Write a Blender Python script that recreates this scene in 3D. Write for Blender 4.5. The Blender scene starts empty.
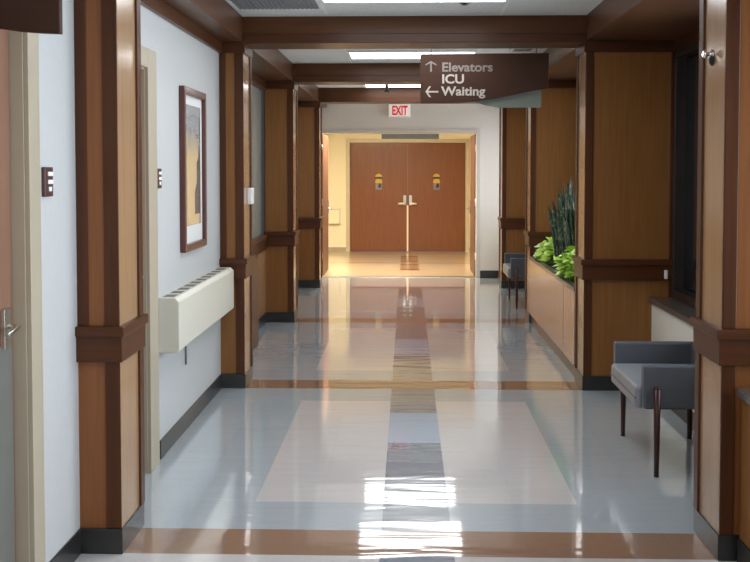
import bpy, bmesh, math, random
from mathutils import Vector, Matrix, Euler
random.seed(7)
D = bpy.data
SC = bpy.context.scene
COL = SC.collection
PI = math.pi

# ------------------------------------------------------------------ materials
def nodes_of(m):
    m.use_nodes = True
    nt = m.node_tree
    return nt, nt.nodes, nt.links, nt.nodes['Principled BSDF']

def setp(b, **k):
    for n, v in k.items():
        n = n.replace('_', ' ')
        if n in b.inputs:
            b.inputs[n].default_value = v

def simple(name, col, rough=0.5, var=0.06, scale=8.0, metal=0.0, coat=0.0, bump=0.0, spec=0.5, stretch=(1, 1, 1)):
    """A colour with procedural mottling and optional bump."""
    m = D.materials.new(name)
    nt, N, L, b = nodes_of(m)
    tc = N.new('ShaderNodeTexCoord'); mp = N.new('ShaderNodeMapping')
    mp.inputs['Scale'].default_value = stretch
    L.new(tc.outputs['Object'], mp.inputs['Vector'])
    no = N.new('ShaderNodeTexNoise'); no.inputs['Scale'].default_value = scale
    no.inputs['Detail'].default_value = 4
    L.new(mp.outputs['Vector'], no.inputs['Vector'])
    cr = N.new('ShaderNodeValToRGB')
    cr.color_ramp.elements[0].position = 0.3; cr.color_ramp.elements[1].position = 0.7
    cr.color_ramp.elements[0].color = tuple(c * (1 - var) for c in col) + (1,)
    cr.color_ramp.elements[1].color = tuple(min(1, c * (1 + var)) for c in col) + (1,)
    L.new(no.outputs['Fac'], cr.inputs['Fac'])
    L.new(cr.outputs['Color'], b.inputs['Base Color'])
    setp(b, Roughness=rough, Metallic=metal, Coat_Weight=coat, Coat_Roughness=0.12, Specular_IOR_Level=spec)
    if bump > 0:
        bp = N.new('ShaderNodeBump'); bp.inputs['Strength'].default_value = bump
        bp.inputs['Distance'].default_value = 0.004
        L.new(no.outputs['Fac'], bp.inputs['Height']); L.new(bp.outputs['Normal'], b.inputs['Normal'])
    return m

def wood(name, dark, light, rough=0.32, coat=0.35, axis='z', grain=26.0):
    m = D.materials.new(name)
    nt, N, L, b = nodes_of(m)
    tc = N.new('ShaderNodeTexCoord'); mp = N.new('ShaderNodeMapping')
    s = [grain, grain, grain]; s['xyz'.index(axis)] = 1.3
    mp.inputs['Scale'].default_value = s
    L.new(tc.outputs['Object'], mp.inputs['Vector'])
    no = N.new('ShaderNodeTexNoise'); no.inputs['Scale'].default_value = 1.6
    no.inputs['Detail'].default_value = 6; no.inputs['Distortion'].default_value = 0.6
    L.new(mp.outputs['Vector'], no.inputs['Vector'])
    cr = N.new('ShaderNodeValToRGB')
    cr.color_ramp.elements[0].position = 0.28; cr.color_ramp.elements[0].color = tuple(dark) + (1,)
    cr.color_ramp.elements[1].position = 0.72; cr.color_ramp.elements[1].color = tuple(light) + (1,)
    L.new(no.outputs['Fac'], cr.inputs['Fac'])
    L.new(cr.outputs['Color'], b.inputs['Base Color'])
    setp(b, Roughness=rough, Coat_Weight=coat, Coat_Roughness=0.15, Specular_IOR_Level=0.28)
    return m

def emit(name, col, strength):
    m = D.materials.new(name)
    nt, N, L, b = nodes_of(m)
    no = N.new('ShaderNodeTexNoise'); no.inputs['Scale'].default_value = 60
    cr = N.new('ShaderNodeValToRGB')
    cr.color_ramp.elements[0].color = tuple(c * .96 for c in col) + (1,)
    cr.color_ramp.elements[1].color = tuple(col) + (1,)
    L.new(no.outputs['Fac'], cr.inputs['Fac'])
    L.new(cr.outputs['Color'], b.inputs['Emission Color'])
    setp(b, Base_Color=tuple(col) + (1,), Emission_Strength=strength, Roughness=0.6)
    return m

def tile(name, c1, c2, rough=0.075, seam=0.93):
    """Polished vinyl floor tile, one-foot squares, mottled, with a faint waxy waviness."""
    m = D.materials.new(name)
    nt, N, L, b = nodes_of(m)
    geo = N.new('ShaderNodeNewGeometry')
    sep = N.new('ShaderNodeSeparateXYZ'); L.new(geo.outputs['Position'], sep.inputs[0])
    def math_(op, a, v=None, w=None):
        n = N.new('ShaderNodeMath'); n.operation = op
        for i, q in enumerate((a, v, w)):
            if q is None: continue
            if isinstance(q, (int, float)): n.inputs[i].default_value = q
            else: L.new(q, n.inputs[i])
        return n.outputs[0]
    T = 0.305
    fx = math_('ADD', math_('DIVIDE', sep.outputs['X'], T), 100.5)
    fy = math_('ADD', math_('DIVIDE', sep.outputs['Y'], T), 100.0 - 4.23 / T + 14)
    cell = N.new('ShaderNodeCombineXYZ')
    L.new(math_('FLOOR', fx), cell.inputs[0]); L.new(math_('FLOOR', fy), cell.inputs[1])
    wn = N.new('ShaderNodeTexWhiteNoise'); L.new(cell.outputs[0], wn.inputs['Vector'])
    no = N.new('ShaderNodeTexNoise'); no.inputs['Scale'].default_value = 22; no.inputs['Detail'].default_value = 8
    L.new(geo.outputs['Position'], no.inputs['Vector'])
    fac = math_('ADD', math_('MULTIPLY', wn.outputs['Value'], 0.35), math_('MULTIPLY', no.outputs['Fac'], 0.65))
    mix = N.new('ShaderNodeMix'); mix.data_type = 'RGBA'
    L.new(fac, mix.inputs['Factor'])
    mix.inputs['A'].default_value = tuple(c1) + (1,); mix.inputs['B'].default_value = tuple(c2) + (1,)
    ex = math_('ABSOLUTE', math_('SUBTRACT', math_('FRACT', fx), 0.5))
    ey = math_('ABSOLUTE', math_('SUBTRACT', math_('FRACT', fy), 0.5))
    line = math_('GREATER_THAN', math_('MAXIMUM', ex, ey), 0.4955)
    dk = math_('SUBTRACT', 1.0, math_('MULTIPLY', line, 1 - seam))
    sc_ = N.new('ShaderNodeVectorMath'); sc_.operation = 'SCALE'
    L.new(mix.outputs['Result'], sc_.inputs[0]); L.new(dk, sc_.inputs['Scale'])
    L.new(sc_.outputs[0], b.inputs['Base Color'])
    mp = N.new('ShaderNodeMapping'); mp.inputs['Scale'].default_value = (0.55, 2.3, 1)
    L.new(geo.outputs['Position'], mp.inputs['Vector'])
    n2 = N.new('ShaderNodeTexNoise'); n2.inputs['Scale'].default_value = 2.6; n2.inputs['Detail'].default_value = 2; n2.inputs['Distortion'].default_value = .8
    L.new(mp.outputs['Vector'], n2.inputs['Vector'])
    bp = N.new('ShaderNodeBump'); bp.inputs['Strength'].default_value = 0.30; bp.inputs['Distance'].default_value = 0.006
    L.new(n2.outputs['Fac'], bp.inputs['Height'])
    L.new(bp.outputs['Normal'], b.inputs['Normal'])
    setp(b, Roughness=rough, Specular_IOR_Level=0.8, Coat_Weight=0.7, Coat_Roughness=0.03)
    L.new(bp.outputs['Normal'], b.inputs['Coat Normal'])
    return m

def ceiling_mat():
    m = D.materials.new('acoustic_ceiling')
    nt, N, L, b = nodes_of(m)
    geo = N.new('ShaderNodeNewGeometry')
    sep = N.new('ShaderNodeSeparateXYZ'); L.new(geo.outputs['Position'], sep.inputs[0])
    def math_(op, a, v=None):
        n = N.new('ShaderNodeMath'); n.operation = op
        for i, q in enumerate((a, v)):
            if q is None: continue
            if isinstance(q, (int, float)): n.inputs[i].default_value = q
            else: L.new(q, n.inputs[i])
        return n.outputs[0]
    fx = math_('FRACT', math_('ADD', math_('DIVIDE', sep.outputs['X'], 1.22), 100.5))
    fy = math_('FRACT', math_('ADD', math_('DIVIDE', sep.outputs['Y'], 0.61), 100.0 - 6.86 / 0.61 + 12))
    ex = math_('GREATER_THAN', math_('ABSOLUTE', math_('SUBTRACT', fx, 0.5)), 0.490)
    ey = math_('GREATER_THAN', math_('ABSOLUTE', math_('SUBTRACT', fy, 0.5)), 0.481)
    line = math_('MAXIMUM', ex, ey)
    no = N.new('ShaderNodeTexNoise'); no.inputs['Scale'].default_value = 90; no.inputs['Detail'].default_value = 5
    L.new(geo.outputs['Position'], no.inputs['Vector'])
    cr = N.new('ShaderNodeValToRGB')
    cr.color_ramp.elements[0].position = .35; cr.color_ramp.elements[0].color = (.62, .62, .60, 1)
    cr.color_ramp.elements[1].position = .6; cr.color_ramp.elements[1].color = (.76, .76, .74, 1)
    L.new(no.outputs['Fac'], cr.inputs['Fac'])
    mix = N.new('ShaderNodeMix'); mix.data_type = 'RGBA'
    L.new(line, mix.inputs['Factor']); L.new(cr.outputs['Color'], mix.inputs['A'])
    mix.inputs['B'].default_value = (.80, .80, .78, 1)
    L.new(mix.outputs['Result'], b.inputs['Base Color'])
    setp(b, Roughness=0.85)
    return m

M = {}
M['panel'] = wood('wood_panel', (.185, .076, .019), (.24, .102, .028), rough=0.36, coat=0.12)
M['panel_dim'] = M['panel']
M['panel_warm_lit'] = wood('wood_panel_warm_lit', (.185, .064, .018), (.24, .086, .026), rough=.36, coat=.12)  # redder copy of the panel wood: warmer light near the viewer put into colour
M['trim'] = wood('dark_wood_trim', (.052, .0145, .0032), (.080, .023, .0052), rough=0.38, coat=0.06)
M['trimh'] = wood('dark_wood_trim_long', (.052, .0145, .0032), (.080, .023, .0052), rough=0.38, coat=0.06, axis='x')
M['trimy'] = wood('dark_wood_trim_deep', (.052, .0145, .0032), (.080, .023, .0052), rough=0.38, coat=0.06, axis='y')
M['beam'] = wood('beam_wood', (.080, .027, .0065), (.11, .039, .010), rough=0.4, coat=0.06, axis='x')
M['soffit'] = wood('soffit_wood', (.085, .036, .018), (.12, .052, .026), rough=0.36, coat=0.12, axis='y')
M['glare_and_pale_wood'] = wood('glare_and_pale_panel_wood', (.30, .165, .078), (.36, .205, .10), rough=0.24, coat=0.5)  # column sides carry grazing glare as colour; the wainscot is pale wood
M['planterw'] = wood('planter_wood', (.44, .245, .13), (.53, .305, .165), rough=0.20, coat=0.5)
M['doorw'] = wood('door_wood', (.165, .060, .022), (.22, .082, .031), rough=0.38, coat=0.15, grain=34)
M['doorleaf'] = wood('open_leaf_wood', (.11, .05, .03), (.15, .07, .042), rough=0.45, coat=0.05)
M['doorp'] = wood('door_wood_pink', (.20, .10, .062), (.25, .125, .08), rough=0.4, coat=0.1)
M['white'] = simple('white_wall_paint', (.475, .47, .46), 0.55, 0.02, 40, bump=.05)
M['farw'] = simple('warm_spill_white_wall', (.70, .665, .61), 0.55, 0.02, 40, bump=.05)  # warm light spill put into the white of the far wall
M['beige'] = simple('beige_wall_paint', (.66, .62, .53), 0.6, 0.02, 40, bump=.05)
M['cream'] = simple('cream_wall_paint', (.86, .78, .57), 0.6, 0.02, 30)
M['frame'] = simple('taupe_door_frame_paint', (.40, .335, .245), 0.4, 0.03, 6)
M['base'] = simple('black_vinyl_base', (.016, .015, .014), 0.28, 0.15, 20, coat=.2)
M['blue'] = tile('blue_grey_tile', (.40, .445, .475), (.455, .50, .53))
M['tan'] = tile('beige_tile', (.585, .55, .535), (.64, .61, .60))
M['orange'] = tile('brown_band_tile', (.28, .168, .112), (.34, .21, .145))
M['stripe'] = tile('dark_slate_tile', (.165, .195, .235), (.215, .25, .29))
M['vest'] = tile('vestibule_tan_tile', (.56, .43, .28), (.62, .49, .33), rough=.30)
M['vestdark'] = tile('vestibule_grey_tile', (.17, .14, .10), (.21, .175, .125), rough=.30)
M['vestmid'] = tile('vestibule_taupe_tile', (.50, .42, .31), (.55, .46, .345), rough=.30)
M['vestbrown'] = tile('vestibule_brown_tile', (.15, .055, .02), (.19, .07, .026), rough=.30)
M['vestrust'] = tile('vestibule_rust_tile', (.34, .20, .105), (.39, .235, .13), rough=.30)
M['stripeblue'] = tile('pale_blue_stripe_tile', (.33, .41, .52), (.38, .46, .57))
M['ceil'] = ceiling_mat()
M['lamp'] = emit('troffer_diffuser', (.97, .985, 1.0), 8.5)
M['lampwarm'] = emit('warm_diffuser', (1.0, .885, .67), 58.0)
M['whitemetal'] = simple('white_enamel', (.78, .78, .76), 0.4, .02)
M['grille'] = simple('grey_grille', (.20, .21, .22), 0.5, .06)
M['blackm'] = simple('black_gap', (.012, .012, .012), 0.7, .1)
M['heater'] = simple('cream_enamel', (.60, .57, .48), 0.38, .02, 5)
M['slot'] = simple('heater_slot_shadow', (.12, .115, .10), 0.6, .05)
M['steel'] = simple('satin_steel', (.55, .53, .48), 0.28, .05, 10, metal=1.0)
M['chrome'] = simple('chrome', (.8, .8, .8), 0.12, .03, 10, metal=1.0)
M['satin'] = simple('bright_satin_metal', (.85, .80, .70), 0.35, .03, 10, metal=.3)
M['grey_metal'] = simple('grey_metal', (.23, .22, .19), 0.35, .05, 10, metal=.6)
M['dark_metal'] = simple('dark_fixture_metal', (.07, .065, .06), 0.4, .05, 10, metal=.5)
M['armor'] = simple('grey_armour_plate', (.20, .20, .18), 0.35, .05, 12, metal=.4)
M['sign'] = simple('dark_brown_sign_face', (.042, .019, .012), 0.55, .05, 12, spec=.15)
M['teal'] = simple('grey_green_sign_back', (.135, .15, .13), 0.4, .04, 12)
M['letter'] = simple('pale_sign_lettering', (.36, .325, .285), 0.5, .03)
M['letterdim'] = simple('grey_sign_lettering', (.155, .135, .12), 0.5, .03)
M['exitface'] = emit('exit_sign_face', (.95, .86, .80), 0.30)
M['exitred'] = emit('exit_sign_red', (.65, .02, .04), 0.30)
M['vinyl'] = simple('slate_vinyl', (.070, .076, .088), 0.45, .08, 160, bump=.15, coat=.1)
M['seatv'] = simple('grey_seat_vinyl', (.20, .205, .22), 0.36, .06, 160, bump=.12, coat=.15)
M['mahog'] = wood('mahogany_leg', (.032, .009, .006), (.055, .015, .010), rough=.32, coat=.1)
M['glassdark'] = simple('dark_window_glass', (.010, .011, .013), 0.06, .1, 3)
M['shade'] = simple('dark_window_frame', (.022, .017, .015), 0.35, .1, 6)
M['greyglass'] = simple('grey_green_obscure_glass', (.33, .34, .295), 0.22, .06, 4, coat=.3)
M['picframe'] = wood('picture_frame_wood', (.070, .022, .018), (.115, .036, .028), rough=.3, coat=.4)
M['mat'] = simple('picture_mount', (.66, .65, .63), .6, .02)
M['soil'] = simple('potting_soil', (.035, .028, .02), .95, .4, 40, bump=.6)
M['yellow'] = simple('yellow_sticker', (.62, .36, .03), .5, .05)
M['stickgrey'] = simple('grey_blue_sticker', (.20, .19, .21), .5, .05)
M['ink'] = simple('black_ink', (.02, .02, .025), .5, .05)
M['meeting_strip'] = simple('pale_pink_strip', (.90, .72, .56), .3, .04, 8, metal=.1)
M['plaque'] = simple('dark_brown_plaque', (.075, .028, .022), .4, .06)
M['plaquewhite'] = simple('plaque_white', (.75, .73, .70), .5, .02)
M['ledge'] = simple('dark_grey_ledge_laminate', (.085, .075, .065), .3, .1, 30, coat=.3)

def art_mat():
    m = D.materials.new('picture_print')
    nt, N, L, b = nodes_of(m)
    tc = N.new('ShaderNodeTexCoord'); sep = N.new('ShaderNodeSeparateXYZ')
    L.new(tc.outputs['Object'], sep.inputs[0])
    no = N.new('ShaderNodeTexNoise'); no.inputs['Scale'].default_value = 9
    L.new(tc.outputs['Object'], no.inputs['Vector'])
    ad = N.new('ShaderNodeMath'); ad.operation = 'MULTIPLY_ADD'
    ad.inputs[1].default_value = .10; L.new(no.outputs['Fac'], ad.inputs[0]); L.new(sep.outputs['Z'], ad.inputs[2])
    mr = N.new('ShaderNodeMapRange'); mr.inputs['From Min'].default_value = .05; mr.inputs['From Max'].default_value = .98
    L.new(ad.outputs[0], mr.inputs['Value'])
    cr = N.new('ShaderNodeValToRGB'); e = cr.color_ramp.elements
    e[0].position = 0; e[0].color = (.46, .42, .34, 1)
    e[1].position = 1; e[1].color = (.40, .41, .41, 1)
    for p, c in ((.2, (.42, .35, .24, 1)), (.62, (.45, .38, .265, 1)), (.72, (.30, .31, .32, 1)), (.86, (.26, .28, .30, 1))):
        q = e.new(p); q.color = c
    L.new(mr.outputs['Result'], cr.inputs['Fac'])
    L.new(cr.outputs['Color'], b.inputs['Base Color'])
    setp(b, Roughness=.08, Coat_Weight=.6, Coat_Roughness=.03)
    return m
M['art'] = art_mat()

def leaf_mat(name, c1, c2, c3, axis_scale):
    m = D.materials.new(name)
    nt, N, L, b = nodes_of(m)
    tc = N.new('ShaderNodeTexCoord'); mp = N.new('ShaderNodeMapping'); mp.inputs['Scale'].default_value = axis_scale
    L.new(tc.outputs['Object'], mp.inputs['Vector'])
    no = N.new('ShaderNodeTexNoise'); no.inputs['Scale'].default_value = 1.0; no.inputs['Detail'].default_value = 5
    L.new(mp.outputs['Vector'], no.inputs['Vector'])
    cr = N.new('ShaderNodeValToRGB'); e = cr.color_ramp.elements
    e[0].position = .32; e[0].color = c1 + (1,)
    e[1].position = .72; e[1].color = c3 + (1,)
    q = e.new(.52); q.color = c2 + (1,)
    L.new(no.outputs['Fac'], cr.inputs['Fac']); L.new(cr.outputs['Color'], b.inputs['Base Color'])
    setp(b, Roughness=.35, Coat_Weight=.2)
    return m
M['snake'] = leaf_mat('snake_plant_leaf', (.012, .034, .018), (.04, .08, .042), (.30, .36, .22), (25, 25, 25))
M['lime'] = leaf_mat('lime_pothos_leaf', (.30, .50, .04), (.46, .70, .09), (.62, .84, .20), (14, 14, 14))

# ------------------------------------------------------------------ mesh helpers
class MB:
    def __init__(s): s.bm = bmesh.new()
    def box(s, x0, x1, y0, y1, z0, z1, mat=0):
        v = [s.bm.verts.new(p) for p in ((x0, y0, z0), (x1, y0, z0), (x1, y1, z0), (x0, y1, z0),
                                         (x0, y0, z1), (x1, y0, z1), (x1, y1, z1), (x0, y1, z1))]
        for f in ((3, 2, 1, 0), (4, 5, 6, 7), (0, 1, 5, 4), (1, 2, 6, 5), (2, 3, 7, 6), (3, 0, 4, 7)):
            q = s.bm.faces.new([v[i] for i in f]); q.material_index = mat
        return s
    def tube(s, a, b, r0, r1=None, n=16):
        a, b = Vector(a), Vector(b); r1 = r0 if r1 is None else r1
        d = (b - a).normalized(); t = d.orthogonal().normalized(); u = d.cross(t)
        rings = []
        for p, r in ((a, r0), (b, r1)):
            rings.append([s.bm.verts.new(p + r * (math.cos(2 * PI * k / n) * t + math.sin(2 * PI * k / n) * u)) for k in range(n)])
        for k in range(n):
            f = s.bm.faces.new((rings[0][k], rings[0][(k + 1) % n], rings[1][(k + 1) % n], rings[1][k])); f.smooth = True
        s.bm.faces.new(rings[0][::-1]); s.bm.faces.new(rings[1])
        return s
    def lathe(s, c, prof, axis=(0, 0, 1), n=20, k=1.0):
        kk = k; prof = [((r * kk if kk > 1 else r), h * kk) for r, h in prof]
        c = Vector(c); d = Vector(axis).normalized(); t = d.orthogonal().normalized(); u = d.cross(t)
        rings = [[s.bm.verts.new(c + h * d + r * (math.cos(2 * PI * k / n) * t + math.sin(2 * PI * k / n) * u)) for k in range(n)] for r, h in prof]
        for i in range(len(rings) - 1):
            for k in range(n):
                f = s.bm.faces.new((rings[i][k], rings[i][(k + 1) % n], rings[i + 1][(k + 1) % n], rings[i + 1][k])); f.smooth = True
        s.bm.faces.new(rings[0][::-1]); s.bm.faces.new(rings[-1])
        return s
    def prism(s, pts, y0, y1):
        """polygon in x,z extruded along y"""
        a = [s.bm.verts.new((x, y0, z)) for x, z in pts]; b = [s.bm.verts.new((x, y1, z)) for x, z in pts]
        s.bm.faces.new(a); s.bm.faces.new(b[::-1])
        n = len(pts)
        for i in range(n):
            s.bm.faces.new((a[i], b[i], b[(i + 1) % n], a[(i + 1) % n]))
        return s
    def prism_yz(s, pts, x0, x1):
        a = [s.bm.verts.new((x0, y, z)) for y, z in pts]; b = [s.bm.verts.new((x1, y, z)) for y, z in pts]
        s.bm.faces.new(a); s.bm.faces.new(b[::-1])
        n = len(pts)
        for i in range(n):
            s.bm.faces.new((a[i], b[i], b[(i + 1) % n], a[(i + 1) % n]))
        return s
    def build(s, name, mat, parent=None, bevel=0.0, seg=2, world=True):
        bmesh.ops.recalc_face_normals(s.bm, faces=s.bm.faces)
        me = D.meshes.new(name)
        if parent is not None and world:
            off = abs_loc(parent)
            bmesh.ops.translate(s.bm, verts=s.bm.verts, vec=-off)
        s.bm.to_mesh(me); s.bm.free()
        for q in (mat if isinstance(mat, (list, tuple)) else [mat]): me.materials.append(q)
        o = D.objects.new(name, me); COL.objects.link(o)
        if parent is not None: o.parent = parent
        if bevel > 0:
            md = o.modifiers.new('bevel', 'BEVEL'); md.width = bevel; md.segments = seg; md.limit_method = 'ANGLE'; md.angle_limit = 0.6
            md.harden_normals = False
        return o

def abs_loc(o):
    v = Vector((0, 0, 0))
    while o is not None:
        v += o.location; o = o.parent
    return v

def thing(name, label, cat, loc=(0, 0, 0), group=None):
    o = D.objects.new(name, None); COL.objects.link(o)
    o.location = loc; o.empty_display_size = .1
    o['label'] = label; o['category'] = cat
    if group: o['group'] = group
    return o
def tag(o, label, cat, group=None):
    o['label'] = label; o['category'] = cat
    if group: o['group'] = group
    return o
def struct(o, label=None, cat=None):
    o['kind'] = 'structure'
    if label: o['label'] = label
    if cat: o['category'] = cat
    return o
def sroot(name, loc, label=None, cat=None):
    o = D.objects.new(name, None); COL.objects.link(o); o.location = loc; o.empty_display_size = .1
    return struct(o, label, cat)
def box_struct(name, mat, boxes, bevel=0.0, label=None, cat=None):
    m = MB()
    for b in boxes: m.box(*b)
    return struct(m.build(name, mat, None, bevel), label, cat)
def text_mesh(name, body, size, mat, parent, loc, rot=(PI / 2, 0, 0), depth=.002, bold=.0, sx=1.0, spacing=1.0):
    cu = D.curves.new(name, 'FONT'); cu.body = body; cu.size = size; cu.extrude = depth; cu.offset = bold
    cu.space_character = spacing; cu.resolution_u = 6
    t = D.objects.new(name, cu); COL.objects.link(t)
    dg = bpy.context.evaluated_depsgraph_get()
    me = D.meshes.new_from_object(t.evaluated_get(dg))
    D.objects.remove(t); D.curves.remove(cu)
    me.transform(Matrix.Diagonal((sx, 1, 1, 1)))
    me.transform(Euler(rot).to_matrix().to_4x4())
    off = Vector(loc) - (abs_loc(parent) if parent else Vector((0, 0, 0)))
    me.transform(Matrix.Translation(off))
    me.materials.clear(); me.materials.append(mat); me.name = name
    o = D.objects.new(name, me); COL.objects.link(o)
    if parent: o.parent = parent
    return o

# ------------------------------------------------------------------ key stations (metres)
Y = [0.95, 4.23, 7.51, 10.80, 14.00]     # fronts of the column pairs
CD = 0.34                                # column depth
XI = 1.22                                # inner column faces
WL, WR, WQ = -1.39, 1.85, -1.52                     # wall planes
YF = 15.38                               # far wall
YB = -3.0
ZB, ZC, ZH = 2.49, 2.67, 2.41            # beam underside, ceiling, header underside
VX0, VX1, VY1, VZ = -1.95, 1.75, 20.17, 2.55

# ------------------------------------------------------------------ floor
def build_floor():
    bm = bmesh.new()
    mats = ['blue', 'tan', 'orange', 'stripe', 'vest', 'vestdark', 'vestmid', 'vestbrown', 'vestrust', 'stripeblue']
    T = .305
    ys = sorted(set([YB, YF, VY1 + .3] + [y for y in Y] + [y + T for y in Y] + [y + .69 for y in Y[:4]] +
                    [Y[k + 1] - .40 for k in range(4)] + [6.02, 6.77, 8.90, 9.74, 12.04, 12.89, 14.13, 16.48, 16.75, 17.38, 17.62, 17.73, 17.85, 17.95, 18.22, 18.95, 19.25]))
    xs = [-2.1, -1.22, -.765, -.155, .15, .76, 1.22, 2.0]
    def pick(xc, yc):
        if yc > YF:
            if -.17 < xc < .16:
                if 16.48 < yc < 16.75 or 17.38 < yc < 17.62 or 17.95 < yc < 18.22 or 18.95 < yc < 19.25: return 7
                if 16.75 < yc < 17.38 or 18.22 < yc < 18.95: return 8
            if 17.73 < yc < 17.85: return 5
            if -.77 < xc < .77 and 17.38 < yc < 19.25: return 6
            return 4
        if yc > Y[4]:
            if yc < 14.13: return 2
            return 1 if abs(xc) < .77 else 0
        for y in Y:
            if y < yc < y + T and abs(xc) < 1.23: return 2
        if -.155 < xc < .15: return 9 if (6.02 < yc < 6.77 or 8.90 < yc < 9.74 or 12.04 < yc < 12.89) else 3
        if abs(xc) > .77: return 0 if yc > Y[1] else (1 if abs(xc) < 1.23 or yc < Y[1] else 0)
        if yc < Y[1]: return 1
        for k in range(1, 4):
            if Y[k] + .69 < yc < Y[k + 1] - .40: return 1
        return 0
    vs = {}
    for i, x in enumerate(xs):
        for j, y in enumerate(ys): vs[i, j] = bm.verts.new((x, y, 0))
    for i in range(len(xs) - 1):
        for j in range(len(ys) - 1):
            f = bm.faces.new((vs[i, j], vs[i + 1, j], vs[i + 1, j + 1], vs[i, j + 1]))
            f.material_index = pick((xs[i] + xs[i + 1]) / 2, (ys[j] + ys[j + 1]) / 2)
    me = D.meshes.new('floor'); bm.to_mesh(me); bm.free()
    for n in mats: me.materials.append(M[n])
    o = D.objects.new('floor', me); COL.objects.link(o)
    struct(o, 'polished vinyl tile corridor floor with brown bands and dark centre stripe', 'floor')
build_floor()

# ------------------------------------------------------------------ ceiling, soffits, beams
box_struct('ceiling', M['ceil'], [(-2.1, 2.1, YB, YF, ZC, ZC + .1)], label='grey acoustic tile ceiling', cat='ceiling')
box_struct('ceiling.001', M['white'], [(VX0, VX1, YF + .1, VY1 + .2, VZ, VZ + .1)], label='white vestibule ceiling beyond the open doors', cat='ceiling')
box_struct('trim_1', M['soffit'], [(WL, -XI, YB, Y[2], ZB, ZC), (WQ, -XI, Y[2], YF, ZB, ZC)], label='brown wood soffit along the left wall', cat='soffit')
box_struct('trim_2', M['soffit'], [(XI, WR, YB, YF, ZB, ZC)], label='wide brown wood soffit over the right hand window bays', cat='soffit')
for i, y in enumerate(Y):
    r = sroot('beam', (0, y, ZB), 'dark wood ceiling beam crossing the corridor', 'beam')
    MB().box(-XI, XI, y, y + CD, ZB, ZC).build('beam_box', M['beam'], r, .004)
    MB().box(-XI, XI, y - .018, y + CD + .018, ZB - .012, ZB + .055).build('lower_trim', M['trimh'], r, .004)

# ------------------------------------------------------------------ walls
DOORS_L = [(2.62, 3.657), (4.66, 5.365)]       # clear openings in the left wall
box_struct('wall_left', M['white'], [
    (WL - .16, WL, YB, DOORS_L[0][0], 0, ZB), (WL - .16, WL, DOORS_L[0][0], DOORS_L[0][1], 2.14, ZB),
    (WL - .16, WL, DOORS_L[0][1], DOORS_L[1][0], 0, ZB), (WL - .16, WL, DOORS_L[1][0], DOORS_L[1][1], 2.14, ZB),
    (WL - .16, WL, DOORS_L[1][1], 7.6, 0, ZB), (WQ - .16, WQ, 7.6, 11.0, 0, .80), (WQ - .16, WQ, 7.6, 11.0, 2.45, ZB),
    (WQ - .16, WQ, 11.0, YF + .12, 0, ZB)], label='white painted left corridor wall', cat='wall')
WIN = [(1.31, 4.21), (4.60, 7.48), (7.88, 10.77), (11.17, 13.97), (14.37, 15.33)]
bx = [(WR, WR + .16, YB, 1.31, 0, ZB), (WR, WR + .16, 1.31, YF + .12, 0, .60), (WR, WR + .16, 1.31, YF + .12, 2.42, ZB)]
for k in range(4):
    bx.append((WR, WR + .16, WIN[k][1], WIN[k + 1][0], .60, 2.42))
bx.append((WR, WR + .16, WIN[4][1], YF + .12, .60, 2.42))
box_struct('wall_right', M['beige'], bx, label='right corridor wall behind the window bays', cat='wall')
# low walls under the windows of the seating bays
for k in (1, 3, 4):
    box_struct('wall_right_low', M['beige'], [(1.70, WR, WIN[k][0] - .03, WIN[k][1] + .03, 0, .635)], label='low beige wall under the window', cat='wall')
box_struct('wall_back', M['white'], [(-2.1, 2.1, YB - .15, YB, 0, ZC)], label='white end wall behind the viewer', cat='wall')
OX0, OX1, OZ = -1.305, .965, 2.115
box_struct('wall_far', M['farw'], [(-1.6, OX0 - .05, YF, YF + .12, 0, ZC), (OX1 + .05, 2.0, YF, YF + .12, 0, ZC), (OX0 - .05, OX1 + .05, YF, YF + .12, OZ + .05, ZC)],
           label='white end wall around the open double doorway', cat='wall')
DX0, DX1, DZ = -1.145, 1.075, 2.10
box_struct('wall_vestibule_back', M['cream'], [(VX0, DX0 - .06, VY1, VY1 + .12, 0, VZ), (DX1 + .06, VX1, VY1, VY1 + .12, 0, VZ), (DX0 - .06, DX1 + .06, VY1, VY1 + .12, DZ + .06, VZ)],
           label='cream vestibule wall around the closed double doors', cat='wall')
box_struct('wall_vestibule_left', M['cream'], [(VX0 - .1, VX0, YF + .12, VY1 + .12, 0, VZ)], label='cream left wall of the vestibule', cat='wall')
box_struct('wall_vestibule_right', M['cream'], [(VX1, VX1 + .1, YF + .12, VY1 + .12, 0, VZ)], label='cream right wall of the vestibule', cat='wall')
# crown trims on the walls
box_struct('trim_3', M['trimy'], [(WL, WL + .028, YB, Y[1], ZH, ZB), (WL, WL + .028, Y[1] + CD, Y[2], ZH, ZB), (WQ, WQ + .028, Y[2] + CD, Y[3], ZH, ZB), (WQ, WQ + .028, Y[3] + CD, Y[4], ZH, ZB)], .004,
           'dark crown moulding on the left wall', 'moulding')
box_struct('trim_4', M['trimy'], [(WR - .028, WR, Y[k] + CD, Y[k + 1], ZH, ZB) for k in range(1, 4)], .004, 'dark crown moulding above the right windows', 'moulding')
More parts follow.
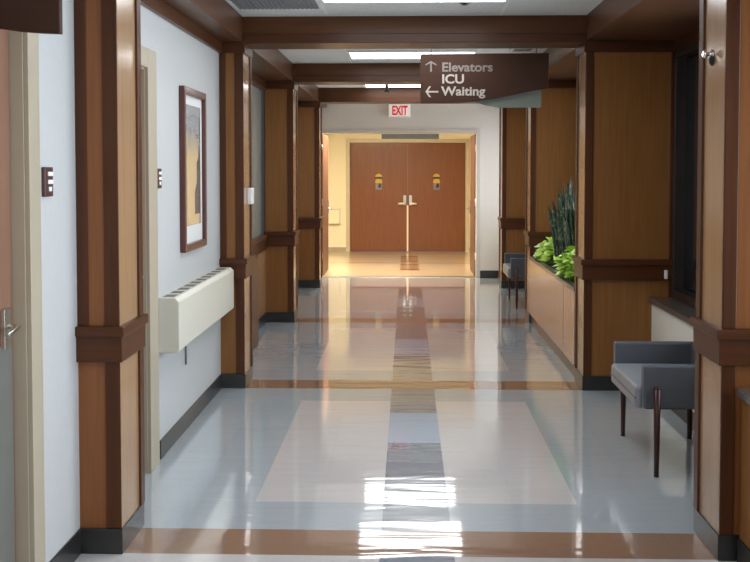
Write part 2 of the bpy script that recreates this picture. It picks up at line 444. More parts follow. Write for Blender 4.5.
# baseboards
BH = .105
box_struct('baseboard_left', M['base'], [(WL, WL + .008, YB, DOORS_L[0][0] - .12, 0, BH), (WL, WL + .008, 3.78, Y[1], 0, BH), (WL, WL + .008, 5.62, Y[2], 0, BH),
                                         (WQ, WQ + .02, 9.46, Y[3], 0, BH), (WQ, WQ + .008, Y[3] + CD, Y[4], 0, BH)], .002,
           'black vinyl baseboard along the left wall', 'baseboard')
box_struct('baseboard_right', M['base'], [(1.692, 1.70, Y[k] + CD, Y[k + 1], 0, BH) for k in (1, 3)], .002, 'black vinyl baseboard under the windows', 'baseboard')
box_struct('baseboard_far', M['base'], [(OX1 + .05, XI + .48, YF - .008, YF, 0, BH), (-1.39, OX0 - .05, YF - .008, YF, 0, BH)], .002, 'black baseboard on the far wall', 'baseboard')
box_struct('baseboard_vestibule', M['frame'], [(VX0, DX0 - .06, VY1 - .008, VY1, 0, .09), (DX1 + .06, VX1, VY1 - .008, VY1, 0, .09)], .002, 'taupe vestibule baseboard', 'baseboard')

# ------------------------------------------------------------------ columns
names = ['behind the viewer', 'nearest', 'second from the viewer', 'third from the viewer', 'farthest']
def column_left(y, which):
    c = sroot('column', (-1.305, y, 0), 'wood panelled left column, ' + which, 'column')
    x0, x1 = (WL if y < 9 else WQ), -XI
    MB().box(x0, x1, y, y + CD, 0, ZB).build('core', M['panel_warm_lit' if y < 5 else 'panel'], c)
    for z0, z1 in ((BH, .80), (.94, ZH)):
        if z0 > .5: MB().box(x0, x0 + (.048 if y < 9 else .012), y - .006, y, z0, z1).build('stile', M['trim'], c, .003)
        MB().box(x1 - .058, x1 + .004, y - .006, y, z0, z1).build('stile', M['trim'], c, .003)
        MB().box(x1, x1 + .004, y, y + CD - .06, z0, z1).build('side_panel', M['glare_and_pale_wood'], c)
        MB().box(x1, x1 + .014, y + CD - .06, y + CD + .004, z0, z1).build('side_stile', M['trim'], c, .003)
    MB().box(x0, x1 + .018, y - .026, y + CD + .02, .795, .905).build('rail', M['trimh'], c, .003)
    MB().box(x0, x1 + .030, y - .040, y + CD + .03, .900, .942).build('rail_cap', M['trimh'], c, .005)
    MB().box(x0, x1 + .018, y - .026, y + CD + .02, ZH, ZB).build('header', M['trimh'], c, .003)
    MB().box(x0, x1 + .010, y - .014, y + CD + .006, 0, BH).build('base', M['base'], c, .002)
    return c
def column_right(y, which):
    c = sroot('column', (1.53, y, 0), 'wood panelled right column, ' + which, 'column')
    x0, x1 = XI, WR
    MB().box(x0, x1, y, y + CD, 0, ZB).build('core', M['panel_warm_lit' if y < 5 else 'panel'], c)
    for z0, z1 in ((BH, .80), (.94, ZH)):
        MB().box(x0 - .004, x0 + .052, y - .012, y, z0, z1).build('stile', M['trim'], c, .003)
        MB().box(x1 - .035, x1, y - .012, y, max(z0, .66), max(z1, .80)).build('stile', M['trim'], c, .003)
        MB().box(x0 - .004, x0, y, y + CD - .06, z0, z1).build('side_panel', M['glare_and_pale_wood'], c)
        MB().box(x0 - .014, x0, y + CD - .06, y + CD + .004, z0, z1).build('side_stile', M['trim'], c, .003)
    MB().box(x0 - .018, x1, y - .026, y + CD + .02, .795, .905).build('rail', M['trimh'], c, .003)
    MB().box(x0 - .030, x1, y - .040, y + CD + .03, .900, .942).build('rail_cap', M['trimh'], c, .005)
    MB().box(x0 - .018, x1, y - .026, y + CD + .02, ZH, ZB).build('header', M['trimh'], c, .003)
    MB().box(x0 - .010, x1, y - .014, y + CD + .006, 0, BH).build('base', M['base'], c, .002)
    return c
for i, y in enumerate(Y):
    column_left(y, names[i]); column_right(y, names[i])

# ------------------------------------------------------------------ left wainscot and interior window of the second bay
box_struct('trim_5', M['glare_and_pale_wood'], [(WQ, WQ + .012, 9.46, Y[3], BH, .78)], label='light wood wainscot under the interior window', cat='wainscot')
box_struct('trim_6', M['trim'], [(WQ, -1.385, Y[2] + CD + .03, 9.40, 0, .80)], .003, label='dark wood low bulkhead behind the second left column', cat='trim')
box_struct('trim_7', M['trimy'], [(WQ, WQ + .03, 9.40, Y[3], .76, .87)], .003, label='dark chair rail of the left wainscot', cat='trim')
w = sroot('window_1', (WQ, 9.3, .87), 'grey green interior window in the left wall', 'window')
MB().box(WQ - .04, WQ - .03, 7.86, 10.8, .90, 2.42).build('pane', M['greyglass'], w)
MB().box(WQ - .10, WQ + .03, 7.87, 10.79, .87, .91).box(WQ - .10, WQ + .02, 7.87, 10.79, 2.40, 2.45).build('window_frame', M['soffit'], w, .003)
# the same wainscot in the third bay
box_struct('trim_8', M['panel'], [(WQ, WQ + .02, Y[3] + CD, Y[4], BH, .90)], label='wood wainscot in the far left bay', cat='wainscot')

# ------------------------------------------------------------------ right windows
for k in range(5):
    y0, y1 = WIN[k]
    w = sroot('window_%d' % (k + 2), (WR, (y0 + y1) / 2, .60), 'dark framed right window, ' + ['beside the viewer', 'behind the near chair', 'above the planter', 'behind the far chair', 'by the far wall'][k], 'window')
    MB().box(WR + .05, WR + .06, y0, y1, .66, 2.42).build('pane', M['glassdark'], w)
    f = MB()
    f.box(WR - .02, WR + .08, y0, y0 + .05, .64, 2.41); f.box(WR - .02, WR + .08, y1 - .05, y1, .64, 2.41)
    f.box(WR - .02, WR + .08, y0 + .05, y1 - .05, 2.36, 2.41); f.box(WR - .02, WR + .08, y0 + .05, y1 - .05, .64, .74)
    if y1 - y0 > 2: f.box(WR + .01, WR + .08, (y0 + y1) / 2 - .025, (y0 + y1) / 2 + .025, .74, 2.36)
    f.build('window_frame', M['shade'], w, .004)
    if k in (1, 3, 4):
        MB().box(1.675, WR, y0 - .03, y1 + .03, .635, .672).build('sill', M['ledge'], w, .006)

# ------------------------------------------------------------------ hinged doors in the left wall
def side_door(n, y0, y1, label, kick):
    d = sroot('door_%d' % n, (WL, (y0 + y1) / 2, 0), label, 'door')
    f = MB()
    for a, b in ((y0 - .0, y0 + .03), (y1 - .004, y1)):
        f.box(WL - .15, WL, a, b, 0, 2.14)
    f.box(WL - .15, WL, y0, y1, 2.09, 2.14)
    f.box(WL, WL + .018, y0 - .10, y0, 0, 2.2); f.box(WL, WL + .018, y1, y1 + .11 if n == 1 else y1 + .185, 0, 2.2); f.box(WL, WL + .018, y0, y1, 2.10, 2.2)
    f.build('door_frame', M['frame'], d, .004)
    leaf = MB().box(WL - .09, WL - .045, y0 + .034, y1 - .010, .01, 2.085).build('leaf', M['doorp'], d, .003)
    MB().box(WL - .045, WL - .042, y0 + .05, y1 - .03, .02, .97).build('armour_plate', M['armor'], leaf)
    lv = MB()
    lv.box(WL - .045, WL - .030, y1 - .125, y1 - .065, .96, 1.10)
    lv.tube((WL - .035, y1 - .095, 1.035), (WL + .005, y1 - .095, 1.035), .011)
    lv.tube((WL + .0, y1 - .085, 1.035), (WL + .012, y1 - .215, 1.025), .0095, .0085)
    lv.build('lever_handle', M['steel'], leaf, .002)
    return d
side_door(1, DOORS_L[0][0], DOORS_L[0][1], 'wooden room door in a taupe frame at the left edge', True)
side_door(2, DOORS_L[1][0], DOORS_L[1][1], 'wooden room door behind the nearest left column', True)

# ------------------------------------------------------------------ open double door in the far wall
d = sroot('door_3', ((OX0 + OX1) / 2, YF, 0), 'open pair of wood doors in the far wall', 'door')
f = MB()
f.box(OX0 - .06, OX0, YF - .012, YF + .13, 0, OZ + .06); f.box(OX1, OX1 + .06, YF - .012, YF + .13, 0, OZ + .06); f.box(OX0, OX1, YF - .012, YF + .13, OZ, OZ + .06)
f.build('door_frame', simple('pale_door_frame', (.60, .57, .52), .4, .02), d, .004)
for s, hx in ((1, OX0), (-1, OX1)):
    leaf = MB().box(min(hx - s * .03, hx + s * .015), max(hx - s * .03, hx + s * .015), YF + .13, YF + 1.20, .008, OZ - .01).build('leaf', M['doorleaf'], d, .003)
    lv = MB(); fx = hx + s * .015; yy = YF + 1.10
    lv.box(min(fx, fx + s * .012), max(fx, fx + s * .012), yy - .03, yy + .03, .90, 1.10)
    lv.tube((fx, yy, .975), (fx + s * .06, yy, .975), .011)
    lv.build('lever_rose', M['chrome'], leaf, .002)
    MB().tube((fx + s * .05, yy + .01, .975), (fx + s * .058, yy - .12, .97), .012, .010).build('lever_handle', M['grey_metal'], leaf)
    hg = MB()
    for z in (.25, 1.05, 1.85): hg.tube((hx, YF + .125, z), (hx, YF + .125, z + .1), .009)
    hg.build('hinge', M['steel'], leaf)
MB().box(-.42, .42, YF + .02, YF + .11, OZ - .085, OZ - .012).build('door_closer', M['grey_metal'], d, .006)
MB().box(OX0, OX1, YF, YF + .12, 0, .008).build('threshold', M['steel'], d, .003)

# ------------------------------------------------------------------ closed double door at the back of the vestibule
d = sroot('door_4', ((DX0 + DX1) / 2, VY1, 0), 'closed pair of brown wood doors at the corridor end', 'door')
f = MB()
f.box(DX0 - .075, DX0, VY1 - .02, VY1 + .12, 0, DZ + .07); f.box(DX1, DX1 + .075, VY1 - .02, VY1 + .12, 0, DZ + .07); f.box(DX0, DX1, VY1 - .02, VY1 + .12, DZ, DZ + .07)
f.build('door_frame', simple('taupe_steel_frame', (.55, .47, .34), .4, .03), d, .004)
mid = (DX0 + DX1) / 2
for s in (-1, 1):
    a, b = (DX0 + .004, mid - .004) if s < 0 else (mid + .004, DX1 - .004)
    leaf = MB().box(a, b, VY1 + .02, VY1 + .065, .01, DZ - .004).build('leaf', M['doorw'], d, .003)
    cx = mid + s * .555; yf = VY1 + .02
    st = MB(); n = 20
    st.lathe((cx, yf, 1.435), [(.07, 0), (.07, .003)], (0, -1, 0), 24)
    st.box(cx - .065, cx + .065, yf - .003, yf, 1.33, 1.375)
    st.build('sticker', M['yellow'], leaf)
    MB().box(cx - .075, cx + .075, yf - .005, yf - .003, 1.405, 1.445).build('sticker_band', M['ink'], leaf)
    MB().box(cx - .06, cx + .06, yf - .003, yf, 1.20, 1.33).build('sticker_lower', M['stickgrey'], leaf)
    MB().prism([(cx - .005, 1.23), (cx + .045, 1.24), (cx + .05, 1.30), (cx + .015, 1.325), (cx - .012, 1.28)], yf - .005, yf - .003).build('sticker_symbol', M['ink'], leaf)
    hx = mid + s * .055
    MB().box(hx - .028, hx + .028, yf - .012, yf, .90, 1.09).build('push_plate', M['steel'], leaf, .003)
    MB().tube((hx, yf, .935), (hx, yf - .06, .935), .011).tube((hx - s * .01, yf - .055, .935), (hx + s * .125, yf - .055, .93), .021, .018).build('lever_handle', M['satin'], leaf)
MB().box(mid - .016, mid + .016, VY1 + .008, VY1 + .02, .012, .90).build('meeting_strip', M['meeting_strip'], d, .002)  # pale lower strip where the two leaves meet
MB().box(mid - .008, mid + .008, VY1 + .012, VY1 + .02, 1.09, DZ - .01).build('meeting_strip', M['doorp'], d, .002)

# cream box on the vestibule wall
t = thing('wall_box', 'small cream box on the vestibule wall left of the closed double doors', 'box', (-1.44, VY1, .54))
MB().box(-1.56, -1.33, VY1 - .10, VY1, .54, .83).build('casing', M['beige'], t, .008)
MB().box(-1.54, -1.35, VY1 - .105, VY1 - .10, .56, .81).build('cover', M['cream'], t, .004)

# ------------------------------------------------------------------ hanging directional sign
sy = 9.0
t = thing('hanging_sign', 'brown hanging direction sign lettered Elevators, ICU and Waiting', 'sign', (.60, sy, 2.11))
def pz(px, py, yy=sy):   # photo measurements to metres on the sign plane
    return ((px - 407) / 1050 * yy - .045, 1.577 + (170 - py) / 1050 * yy)
front = [pz(420, 55), pz(547, 54.5), pz(546.5, 89)]
for px, py in ((530, 91.8), (512, 95.6), (494, 99), (476, 101.6), (458, 103.2), (440, 103.9), (420, 104)): front.append(pz(px, py))
MB().prism(front, sy - .02, sy + .01).build('sign_panel', M['sign'], t, .003)
back = [pz(470, 60), pz(540, 60), pz(540, 108), pz(500, 108), pz(484, 105.5), pz(470, 101)]
MB().prism(back, sy + .012, sy + .03).build('back_panel', M['teal'], t)
for px in (431, 535):
    x = pz(px, 50)[0]
    MB().tube((x, sy, pz(0, 55)[1] - .01), (x, sy, ZC), .005).build('hanger_rod', M['grey_metal'], t)
yt = sy - .0215
x0, z0 = pz(441, 72.3); text_mesh('lettering', 'Elevators', .106, M['letterdim'], t, (x0, yt, z0), bold=.0026, sx=1.10)
x0, z0 = pz(441, 84.0); text_mesh('lettering', 'ICU', .106, M['letter'], t, (x0, yt, z0), bold=.0026, sx=1.10)
x0, z0 = pz(441, 96.0); text_mesh('lettering', 'Waiting', .106, M['letter'], t, (x0, yt, z0), bold=.0026, sx=1.10)
def arrow(cx, cz, ang, L, mat):
    pts = [(-L, -.007), (L * .75, -.007), (L * .2, -.046), (L * .42, -.046), (L, 0), (L * .42, .046), (L * .2, .046), (L * .75, .007), (-L, .007)]
    ca, sa = math.cos(ang), math.sin(ang)
    # two pieces keep the polygon simple
    m = MB()
    m.prism([(cx + ca * u - sa * v, cz + sa * u + ca * v) for u, v in ((-L, -.007), (L * .85, -.007), (L * .85, .007), (-L, .007))], yt - .002, yt + .002)
    for s in (1, -1):
        m.prism([(cx + ca * u - sa * v, cz + sa * u + ca * v) for u, v in ((L, 0), (L * .42, s * .046), (L * .14, s * .046), (L * .70, 0))], yt - .0022, yt + .002)
    m.build('arrow', mat, t)
ax, az = pz(430.5, 67.3); arrow(ax, az, PI / 2, .045, M['letterdim'])
ax, az = pz(431.5, 92.4); arrow(ax, az, PI, .055, M['letter'])

# near blade sign at the upper left
ys_ = 3.30
t = thing('blade_sign', 'dark brown blade sign projecting from the left wall, at upper left', 'sign', (-1.26, ys_, 2.0))
MB().prism([(WL + .002, 2.028), (-1.324, 2.022), (-1.26, 2.013), (-1.20, 2.008), (-1.135, 2.005), (-1.135, 2.33), (WL + .002, 2.33)], ys_ - .015, ys_ + .015).build('sign_panel', M['sign'], t, .003)
MB().box(WL, WL + .012, ys_ - .035, ys_ + .035, 2.05, 2.30).build('bracket', M['grey_metal'], t, .003)

# exit sign on the far wall
ex0, ez0 = -.323, 2.345
t = thing('exit_sign', 'white box sign with red EXIT letters over the far doorway', 'sign', (ex0 + .165, YF, ez0))
MB().box(ex0, ex0 + .33, YF - .06, YF, ez0, ez0 + .195).build('housing', M['whitemetal'], t, .006)
MB().box(ex0 + .012, ex0 + .318, YF - .063, YF - .06, ez0 + .012, ez0 + .183).build('face', M['exitface'], t)
text_mesh('lettering', 'EXIT', .185, M['exitred'], t, (ex0 + .055, YF - .066, ez0 + .034), bold=.006, sx=.60)

# ------------------------------------------------------------------ ceiling fixtures
tr0 = None
def troffer(y, which, x=0.0, z=ZC, mat=None, first=[None]):
    global tr0
    lab = 'white recessed ceiling light panel, ' + which
    if tr0 is None or mat is not None:
        t = thing('ceiling_light', lab, 'ceiling light', (x, y, z), 'recessed corridor ceiling lights')
        f = MB()
        f.box(x - .61, x + .61, y - .305, y - .275, z - .012, z); f.box(x - .61, x + .61, y + .275, y + .305, z - .012, z)
        f.box(x - .61, x - .58, y - .275, y + .275, z - .012, z); f.box(x + .58, x + .61, y - .275, y + .275, z - .012, z)
        f.build('frame', M['whitemetal'], t, .002)
        MB().box(x - .58, x + .58, y - .275, y + .275, z - .007, z - .001).build('diffuser', mat or M['lamp'], t)
        if mat is None: tr0 = t
        return t
    t = tr0.copy(); COL.objects.link(t); t.location = (x, y, z); t['label'] = lab
    for ch in tr0.children:
        c = ch.copy(); COL.objects.link(c); c.parent = t
    return t
troffer(6.555, 'at the top edge of the photo')
troffer(10.0, 'just left of and above the hanging sign')
troffer(13.57, 'farthest, above the exit sign')
troffer(12.0, 'in the bay before the exit sign')
troffer(5.2, 'near bay, hidden above the frame')
troffer(8.6, 'second bay, hidden by the beam')
troffer(2.6, 'nearest bay, above the viewer')
troffer(-.6, 'behind the viewer')
troffer(16.0, 'warm, just inside the vestibule', -.75, VZ, M['lampwarm'])
troffer(16.65, 'warm, deeper inside the vestibule', -.75, VZ, M['lampwarm'])

def vent(x, y, lab, w=.60, h=.60):
    t = thing('ceiling_vent', lab, 'vent', (x, y, ZC), 'ceiling air vents')
    f = MB()
    f.box(x - w / 2, x + w / 2, y - h / 2, y - h / 2 + .025, ZC - .010, ZC); f.box(x - w / 2, x + w / 2, y + h / 2 - .025, y + h / 2, ZC - .010, ZC)
    f.box(x - w / 2, x - w / 2 + .025, y - h / 2, y + h / 2, ZC - .010, ZC); f.box(x + w / 2 - .025, x + w / 2, y - h / 2, y + h / 2, ZC - .010, ZC)
    f.build('frame', M['whitemetal'], t, .002)
    g = MB().box(x - w / 2 + .025, x + w / 2 - .025, y - h / 2 + .025, y + h / 2 - .025, ZC - .003, ZC - .001)
    k = int((w - .05) / .03)
    for i in range(k):
        xx = x - w / 2 + .035 + i * .03
        g.box(xx, xx + .006, y - h / 2 + .025, y + h / 2 - .025, ZC - .009, ZC - .003)
    g.build('grille', M['grille'], t)
vent(-.91, 6.86, 'grey square air return grille in the ceiling, upper left of centre')
vent(1.0, 9.60, 'small slotted ceiling vent above the right end of the hanging sign', .22, .30)

def sprinkler(x, y, lab, k=1.0):
    t = thing('sprinkler', lab, 'sprinkler', (x, y, ZC), 'ceiling sprinkler heads')
    MB().lathe((x, y, ZC), [(.035, 0), (.034, .006), (.012, .010), (.012, .045), (.018, .05), (.006, .06)], (0, 0, -1), 20, k).build('body', M['dark_metal'], t)
    MB().lathe((x, y, ZC - .062 * k), [(.026, 0), (.026, .004), (.006, .008)], (0, 0, -1), 20, k).build('deflector', M['dark_metal'], t)
sprinkler(-.30, 13.15, 'small dark sprinkler head hanging just left above the exit sign', 1.8)
sprinkler(.33, 6.95, 'small flat sprinkler cover on the ceiling tile at the top edge', .18)

# ------------------------------------------------------------------ picture, heater, plaques on the left wall
t = thing('framed_picture', 'tall framed landscape print in dark frame on the left wall', 'picture', (WL, 6.58, 1.085))
py0, py1, pz0, pz1 = 6.17, 6.84, 1.085, 2.075
f = MB()
f.box(WL, WL + .035, py0, py0 + .04, pz0, pz1); f.box(WL, WL + .035, py1 - .04, py1, pz0, pz1)
f.box(WL, WL + .035, py0 + .04, py1 - .04, pz0, pz0 + .045); f.box(WL, WL + .035, py0 + .04, py1 - .04, pz1 - .045, pz1)
f.build('frame', M['picframe'], t, .005)
MB().box(WL, WL + .010, py0 + .04, py1 - .04, pz0 + .045, pz1 - .045).build('mount', M['mat'], t)
pr = MB().box(WL + .010, WL + .013, py0 + .10, py1 - .10, pz0 + .15, pz1 - .10).build('print', M['art'], t)
tw = MB()
tw.prism_yz([(6.56, 1.30), (6.72, 1.30), (6.72, 1.68), (6.69, 1.74), (6.67, 1.66), (6.62, 1.62), (6.62, 1.50), (6.56, 1.44)], WL + .013, WL + .0135)
tw.build('print_shape', simple('print_dark_shape', (.075, .06, .075), .2, .2, 20), pr)

t = thing('wall_heater', 'long cream metal wall heater below the framed picture', 'heater', (WL + .05, 6.5, .585))
hy0, hy1, hz0, hz1 = 5.62, 7.42, .585, .885
prof = [(WL, hz0), (-1.29, hz0), (-1.278, hz0 + .012), (-1.278, hz1 - .022), (-1.30, hz1), (WL, hz1)]
MB().prism(prof, hy0, hy1).build('casing', M['heater'], t, .004)
g = MB()
g.box(WL + .012, -1.312, hy0 + .04, hy1 - .04, hz1 - .006, hz1 - .0005)
for i in range(10):
    a = hy0 + .05 + i * .172
    g.box(WL + .015, -1.315, a, a + .10, hz1 - .0005, hz1 + .0015)
g.build('grille', M['slot'], t)
t2 = MB().tube((WL + .008, 6.28, .40), (WL + .008, 6.28, .59), .006).build('conduit', M['grey_metal'], t)

def plaque(y0, y1, z0, z1, lab):
    t = thing('room_sign', lab, 'sign', (WL, y0, z0), 'brown room number plaques')
    MB().box(WL, WL + .014, y0, y1, z0, z1).build('plate', M['plaque'], t, .003)
    m = MB(); h = z1 - z0; w = y1 - y0
    m.box(WL + .014, WL + .016, y0 + .35 * w, y1 - .06 * w, z0 + .70 * h, z0 + .84 * h)
    m.box(WL + .014, WL + .016, y0 + .35 * w, y1 - .06 * w, z0 + .43 * h, z0 + .57 * h)
    m.box(WL + .014, WL + .016, y0 + .45 * w, y0 + .78 * w, z0 + .18 * h, z0 + .33 * h)
    m.build('marks', M['plaquewhite'], t)
plaque(3.825, 3.915, 1.478, 1.588, 'dark brown wall plaque with white marks beside the left edge door')
plaque(5.565, 5.665, 1.478, 1.585, 'small dark brown wall plaque between the second door frame and framed picture')

t = thing('thermostat', 'small white thermostat box on the side of the second left column', 'thermostat', (-XI, 7.74, 1.325))
MB().box(-XI + .004, -XI + .034, 7.66, 7.80, 1.325, 1.445).build('casing', M['whitemetal'], t, .005)
MB().box(-XI + .034, -XI + .038, 7.68, 7.78, 1.395, 1.43).build('dial', M['plaquewhite'], t, .002)
t = thing('wall_switch', 'tiny white switch on the dark rail beside the dark right window', 'switch', (1.79, 7.49, .80))
MB().box(1.778, 1.802, 7.468, 7.486, .805, .868).build('plate', M['plaquewhite'], t, .004)
MB().box(1.785, 1.795, 7.460, 7.468, .825, .850).build('toggle', M['whitemetal'], t, .002)
t = thing('door_catch', 'small chrome catch knob high on the nearest right column side', 'catch', (XI - .004, 4.40, 2.05))
MB().lathe((XI - .004, 4.40, 2.055), [(.020, 0), (.020, .005), (.009, .008), (.009, .022), (.017, .028), (.018, .036), (.010, .042)], (-1, 0, 0)).build('knob', M['chrome'], t)
MB().lathe((XI - .004, 4.40, 2.03), [(.024, 0), (.022, .006), (.012, .014)], (-1, 0, 0)).build('stop', M['blackm'], t)

# ------------------------------------------------------------------ chairs
def rounded_box(m, x0, x1, y0, y1, z0, z1): m.box(x0, x1, y0, y1, z0, z1)
def make_chair(loc, lab):
    t = thing('lounge_chair', lab, 'chair', loc, 'grey vinyl lounge chairs')
    def part(name, mb, mat, bevel, par=t): return mb.build(name, mat, par, bevel, 3, world=False)
    # local: x from -.245 (front) to .27 (back); y +-.42
    s = part('seat', MB().box(-.262, .20, -.335, .335, .335, .452), M['seatv'], .022)
    p = MB(); p.box(-.266, -.258, -.333, .333, .388, .394)
    part('seat_piping', p, M['vinyl'], .002, s)
    for sg in (-1, 1):
        a, b = sorted((sg * .335, sg * .402))
        part('armrest', MB().box(-.235, .275, a, b, .348, .570), M['vinyl'], .010)
    part('backrest', MB().box(.20, .275, -.335, .335, .345, .570), M['vinyl'], .012)
    part('seat_frame', MB().box(-.20, .24, -.31, .31, .325, .345), M['mahog'], .004)
    for sg in (-1, 1):
        part('leg', MB().tube((-.170, sg * .419, 0), (-.170, sg * .419, .455), .013, .019).lathe((-.170, sg * .419, .455), [(.019, 0), (.016, .008), (.008, .012)]), M['mahog'], 0)
        part('leg', MB().tube((.205, sg * .36, 0), (.205, sg * .36, .35), .014, .019), M['mahog'], 0)
    return t
ch = make_chair((1.408, 5.80, 0), 'grey vinyl lounge chair with dark round legs under the near right window')
c2 = ch.copy(); COL.objects.link(c2); c2.location = (1.375, 12.38, 0)
c2['label'] = 'small far grey chair half hidden behind the planter column'
for o in list(ch.children):
    c = o.copy(); COL.objects.link(c); c.parent = c2
    for g in o.children:
        e = g.copy(); COL.objects.link(e); e.parent = c

# ------------------------------------------------------------------ planter and plants
def planter(y0, y1, xf, lab, cat, name):
    t = thing(name, lab, cat, (1.5, (y0 + y1) / 2, 0))
    MB().box(xf, xf + .03, y0, y1, BH, .665).build('front_panel', M['planterw'] if name == 'planter' else M['panel'], t, .003)
    MB().box(xf + .03, WR - .03, y0, y0 + .02, .0, .66).build('end_panel', M['panel'], t)
    MB().box(xf + .03, WR - .03, y1 - .02, y1, .0, .66).build('end_panel', M['panel'], t)
    MB().box(xf + .02, xf + .05, y0, y1, 0, BH).build('toe_base', M['base'], t)
    return t
pl = planter(Y[2] + CD + .022, Y[3] - .044, 1.212, 'long light wood built-in planter box along the right bay', 'planter', 'planter')
py0, py1 = Y[2] + CD + .032, Y[3] - .045
MB().box(1.205, 1.262, py0, py1, .665, .695).box(1.79, WR - .03, py0, py1, .665, .695).build('rim', M['ledge'], pl, .004)
for yy in (8.45,):
    MB().box(1.2105, 1.2125, yy - .003, yy + .003, BH, .66).build('panel_seam', M['trim'], pl)
bm = bmesh.new()
bmesh.ops.create_grid(bm, x_segments=14, y_segments=60, size=1)
for v in bm.verts:
    v.co = Vector((1.528 + v.co.x * .262, (py0 + py1) / 2 + v.co.y * ((py1 - py0) / 2 - .03), .655 + random.uniform(-.006, .010)))
q = MB(); q.bm.free(); q.bm = bm
so = q.build('potting_soil', M['soil'], None); so['kind'] = 'stuff'; tag(so, 'dark potting soil filling the wood planter', 'soil')

def snake(loc, lab, n, spread, hmin, hmax, seed):
    rnd = random.Random(seed)
    t = thing('snake_plant', lab, 'plant', loc, 'snake plants in the planter')
    bm = bmesh.new()
    for i in range(n):
        a = rnd.uniform(0, 2 * PI); r = spread * math.sqrt(rnd.random())
        bx_, by_ = r * math.cos(a) * .62, r * math.sin(a)
        h = rnd.uniform(hmin, hmax) * (1 - .25 * (r / spread) ** 2)
        lean = Vector((math.cos(a) * .62, math.sin(a), 0)) * rnd.uniform(.02, .11) * (r / spread + .3)
        wdir = rnd.uniform(0, PI); wv = Vector((math.cos(wdir), math.sin(wdir), 0)); nv = Vector((-wv.y, wv.x, 0))
        W = rnd.uniform(.018, .030); tw = rnd.uniform(-.9, .9)
        rows = []
        for k in range(10):
            u = k / 9
            wid = W * (.55 + .9 * u - .45 * u * u) * (1 if u < .75 else max(.02, 1 - ((u - .75) / .25) ** 1.6))
            c = Vector((bx_, by_, 0)) + lean * u * u + Vector((0, 0, h * u))
            th = tw * u; d = wv * math.cos(th) + nv * math.sin(th); nn = Vector((-d.y, d.x, 0))
            rows.append([bm.verts.new(c - d * wid), bm.verts.new(c + nn * wid * .38), bm.verts.new(c + d * wid)])
        for k in range(9):
            for j in range(2):
                f = bm.faces.new((rows[k][j], rows[k][j + 1], rows[k + 1][j + 1], rows[k + 1][j])); f.smooth = True
    m = MB(); m.bm.free(); m.bm = bm
    o = m.build('foliage', M['snake'], t, 0, world=False)
    sd = o.modifiers.new('thick', 'SOLIDIFY'); sd.thickness = .004
    MB().lathe((0, 0, -.03), [(.05, 0), (.06, .03), (.02, .05)]).build('root_crown', M['soil'], t, world=False)
    return t
SZ = .66
snake((1.45, 9.09, SZ), 'tall dark snake plant nearest the second right column in the planter', 52, .18, .60, .86, 3)
snake((1.44, 9.62, SZ), 'tall dark upright snake plant in the middle of the planter', 52, .19, .58, .88, 5)

def pothos(loc, lab, n, rx, ry, rz, seed):
    rnd = random.Random(seed)
    t = thing('pothos', lab, 'plant', loc, 'lime leaved plants in the planter')
    bm = bmesh.new(); stems = MB()
    for i in range(n):
        a = rnd.uniform(0, 2 * PI); u = rnd.uniform(.15, 1)
        p = Vector((rx * math.cos(a) * u, ry * math.sin(a) * u, rz * (.25 + .75 * rnd.random()) * (1.15 - .5 * u)))
        L = rnd.uniform(.055, .095); yaw = a + rnd.uniform(-.6, .6); pit = rnd.uniform(-.5, .6)
        R = Euler((rnd.uniform(-.4, .4), pit, yaw)).to_matrix()
        out = [(0, 0), (-.12, .28), (.08, .46), (.42, .44), (.75, .24), (1.05, 0), (.75, -.24), (.42, -.44), (.08, -.46), (-.12, -.28)]
        cv = [bm.verts.new(p + R @ Vector((x * L, y * L, -.22 * L * abs(y) * 2 - .25 * L * max(0, x - .4)))) for x, y in out]
        c = bm.verts.new(p + R @ Vector((.4 * L, 0, .04 * L)))
        for k in range(len(cv)):
            f = bm.faces.new((c, cv[k], cv[(k + 1) % len(cv)])); f.smooth = True
        if i % 2 == 0: stems.tube((p.x * .25, p.y * .25, -.01), tuple(p), .0025, .002, 5)
    m = MB(); m.bm.free(); m.bm = bm
    m.build('foliage', M['lime'], t, 0, world=False)
    stems.build('stems', M['lime'], t, 0, world=False)
    return t
pothos((1.385, 10.27, SZ + .02), 'lime green leafy plant at the far end of the planter', 95, .13, .30, .24, 11)
pothos((1.31, 8.50, SZ + .02), 'lime green leafy plant spilling at the near end of the planter', 130, .12, .25, .29, 12)

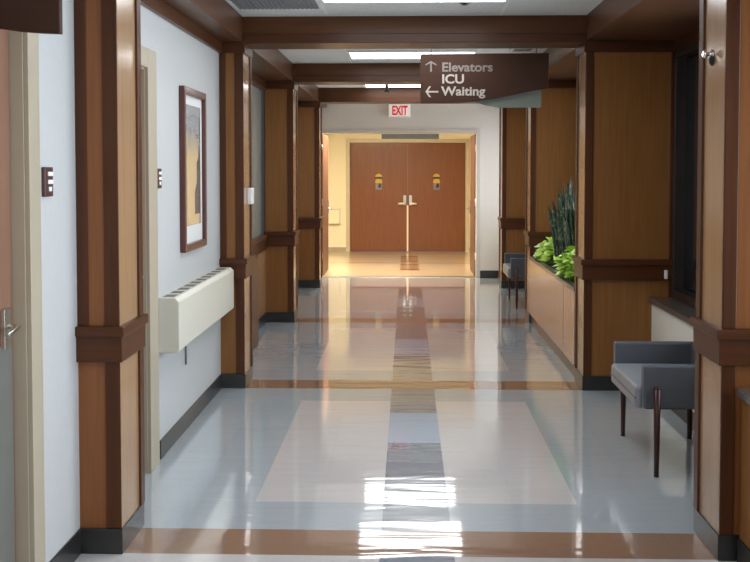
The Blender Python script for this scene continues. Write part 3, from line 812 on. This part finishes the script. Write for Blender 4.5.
# near right low cabinet with a dark ledge
t = thing('low_cabinet', 'low wood panelled cabinet with dark ledge at the right photo edge', 'cabinet', (1.5, 2.8, 0))
cy0, cy1 = 1.32, Y[1] - .045
MB().box(1.285, 1.315, cy0, cy1, BH, .675).build('front_panel', M['panel'], t, .003)
MB().box(1.315, WR - .025, cy0, cy0 + .02, 0, .675).build('end_panel', M['panel'], t)
MB().box(1.265, WR - .025, cy0, cy1, .675, .712).build('ledge', M['ledge'], t, .006)
MB().box(1.277, 1.285, cy0, cy1, 0, BH).build('base', M['base'], t, .002)

# ------------------------------------------------------------------ lights
def area(name, loc, rot, sx, sy, power, col, spread=PI):
    l = D.lights.new(name, 'AREA'); l.shape = 'RECTANGLE'; l.size = sx; l.size_y = sy; l.energy = power; l.color = col; l.spread = spread
    o = D.objects.new(name, l); COL.objects.link(o); o.location = loc; o.rotation_euler = rot
    return o
DAY = (.88, .945, 1.0); SKY = (.76, .885, 1.0)
pw = [56, 38, 24, 16, 16]
for k in range(5):
    y0, y1 = WIN[k]
    if k == 1: y1 = 6.4
    area('window_daylight', (WR + .03, (y0 + y1) / 2, 1.55), (0, PI / 2, 0), 1.6, y1 - y0 - .2, pw[k], SKY if k < 2 else DAY, math.radians(120))
area('end_fill', (0, YB + .1, 1.5), (PI / 2, 0, 0), 2.6, 2.0, 30, (.88, .94, 1.0), math.radians(150))  # added cool fill lamp; the end wall has no window

wd = D.worlds.new('world'); SC.world = wd; wd.use_nodes = True
bg = wd.node_tree.nodes['Background']; bg.inputs['Color'].default_value = (.6, .7, .8, 1); bg.inputs['Strength'].default_value = .25

# ------------------------------------------------------------------ camera
cam = D.cameras.new('camera'); co = D.objects.new('camera', cam); COL.objects.link(co)
co.location = (-.045, 0, 1.577)
co.rotation_euler = (PI / 2 - math.radians(2.4), 0, math.radians(1.75))
cam.sensor_width = 36; cam.lens = 36 * 1050 / 750
cam.shift_y = -67 / 750
cam.clip_start = .05
SC.camera = co
SC.view_settings.view_transform = 'Standard'
SC.view_settings.look = 'None'
SC.view_settings.exposure = 0.0
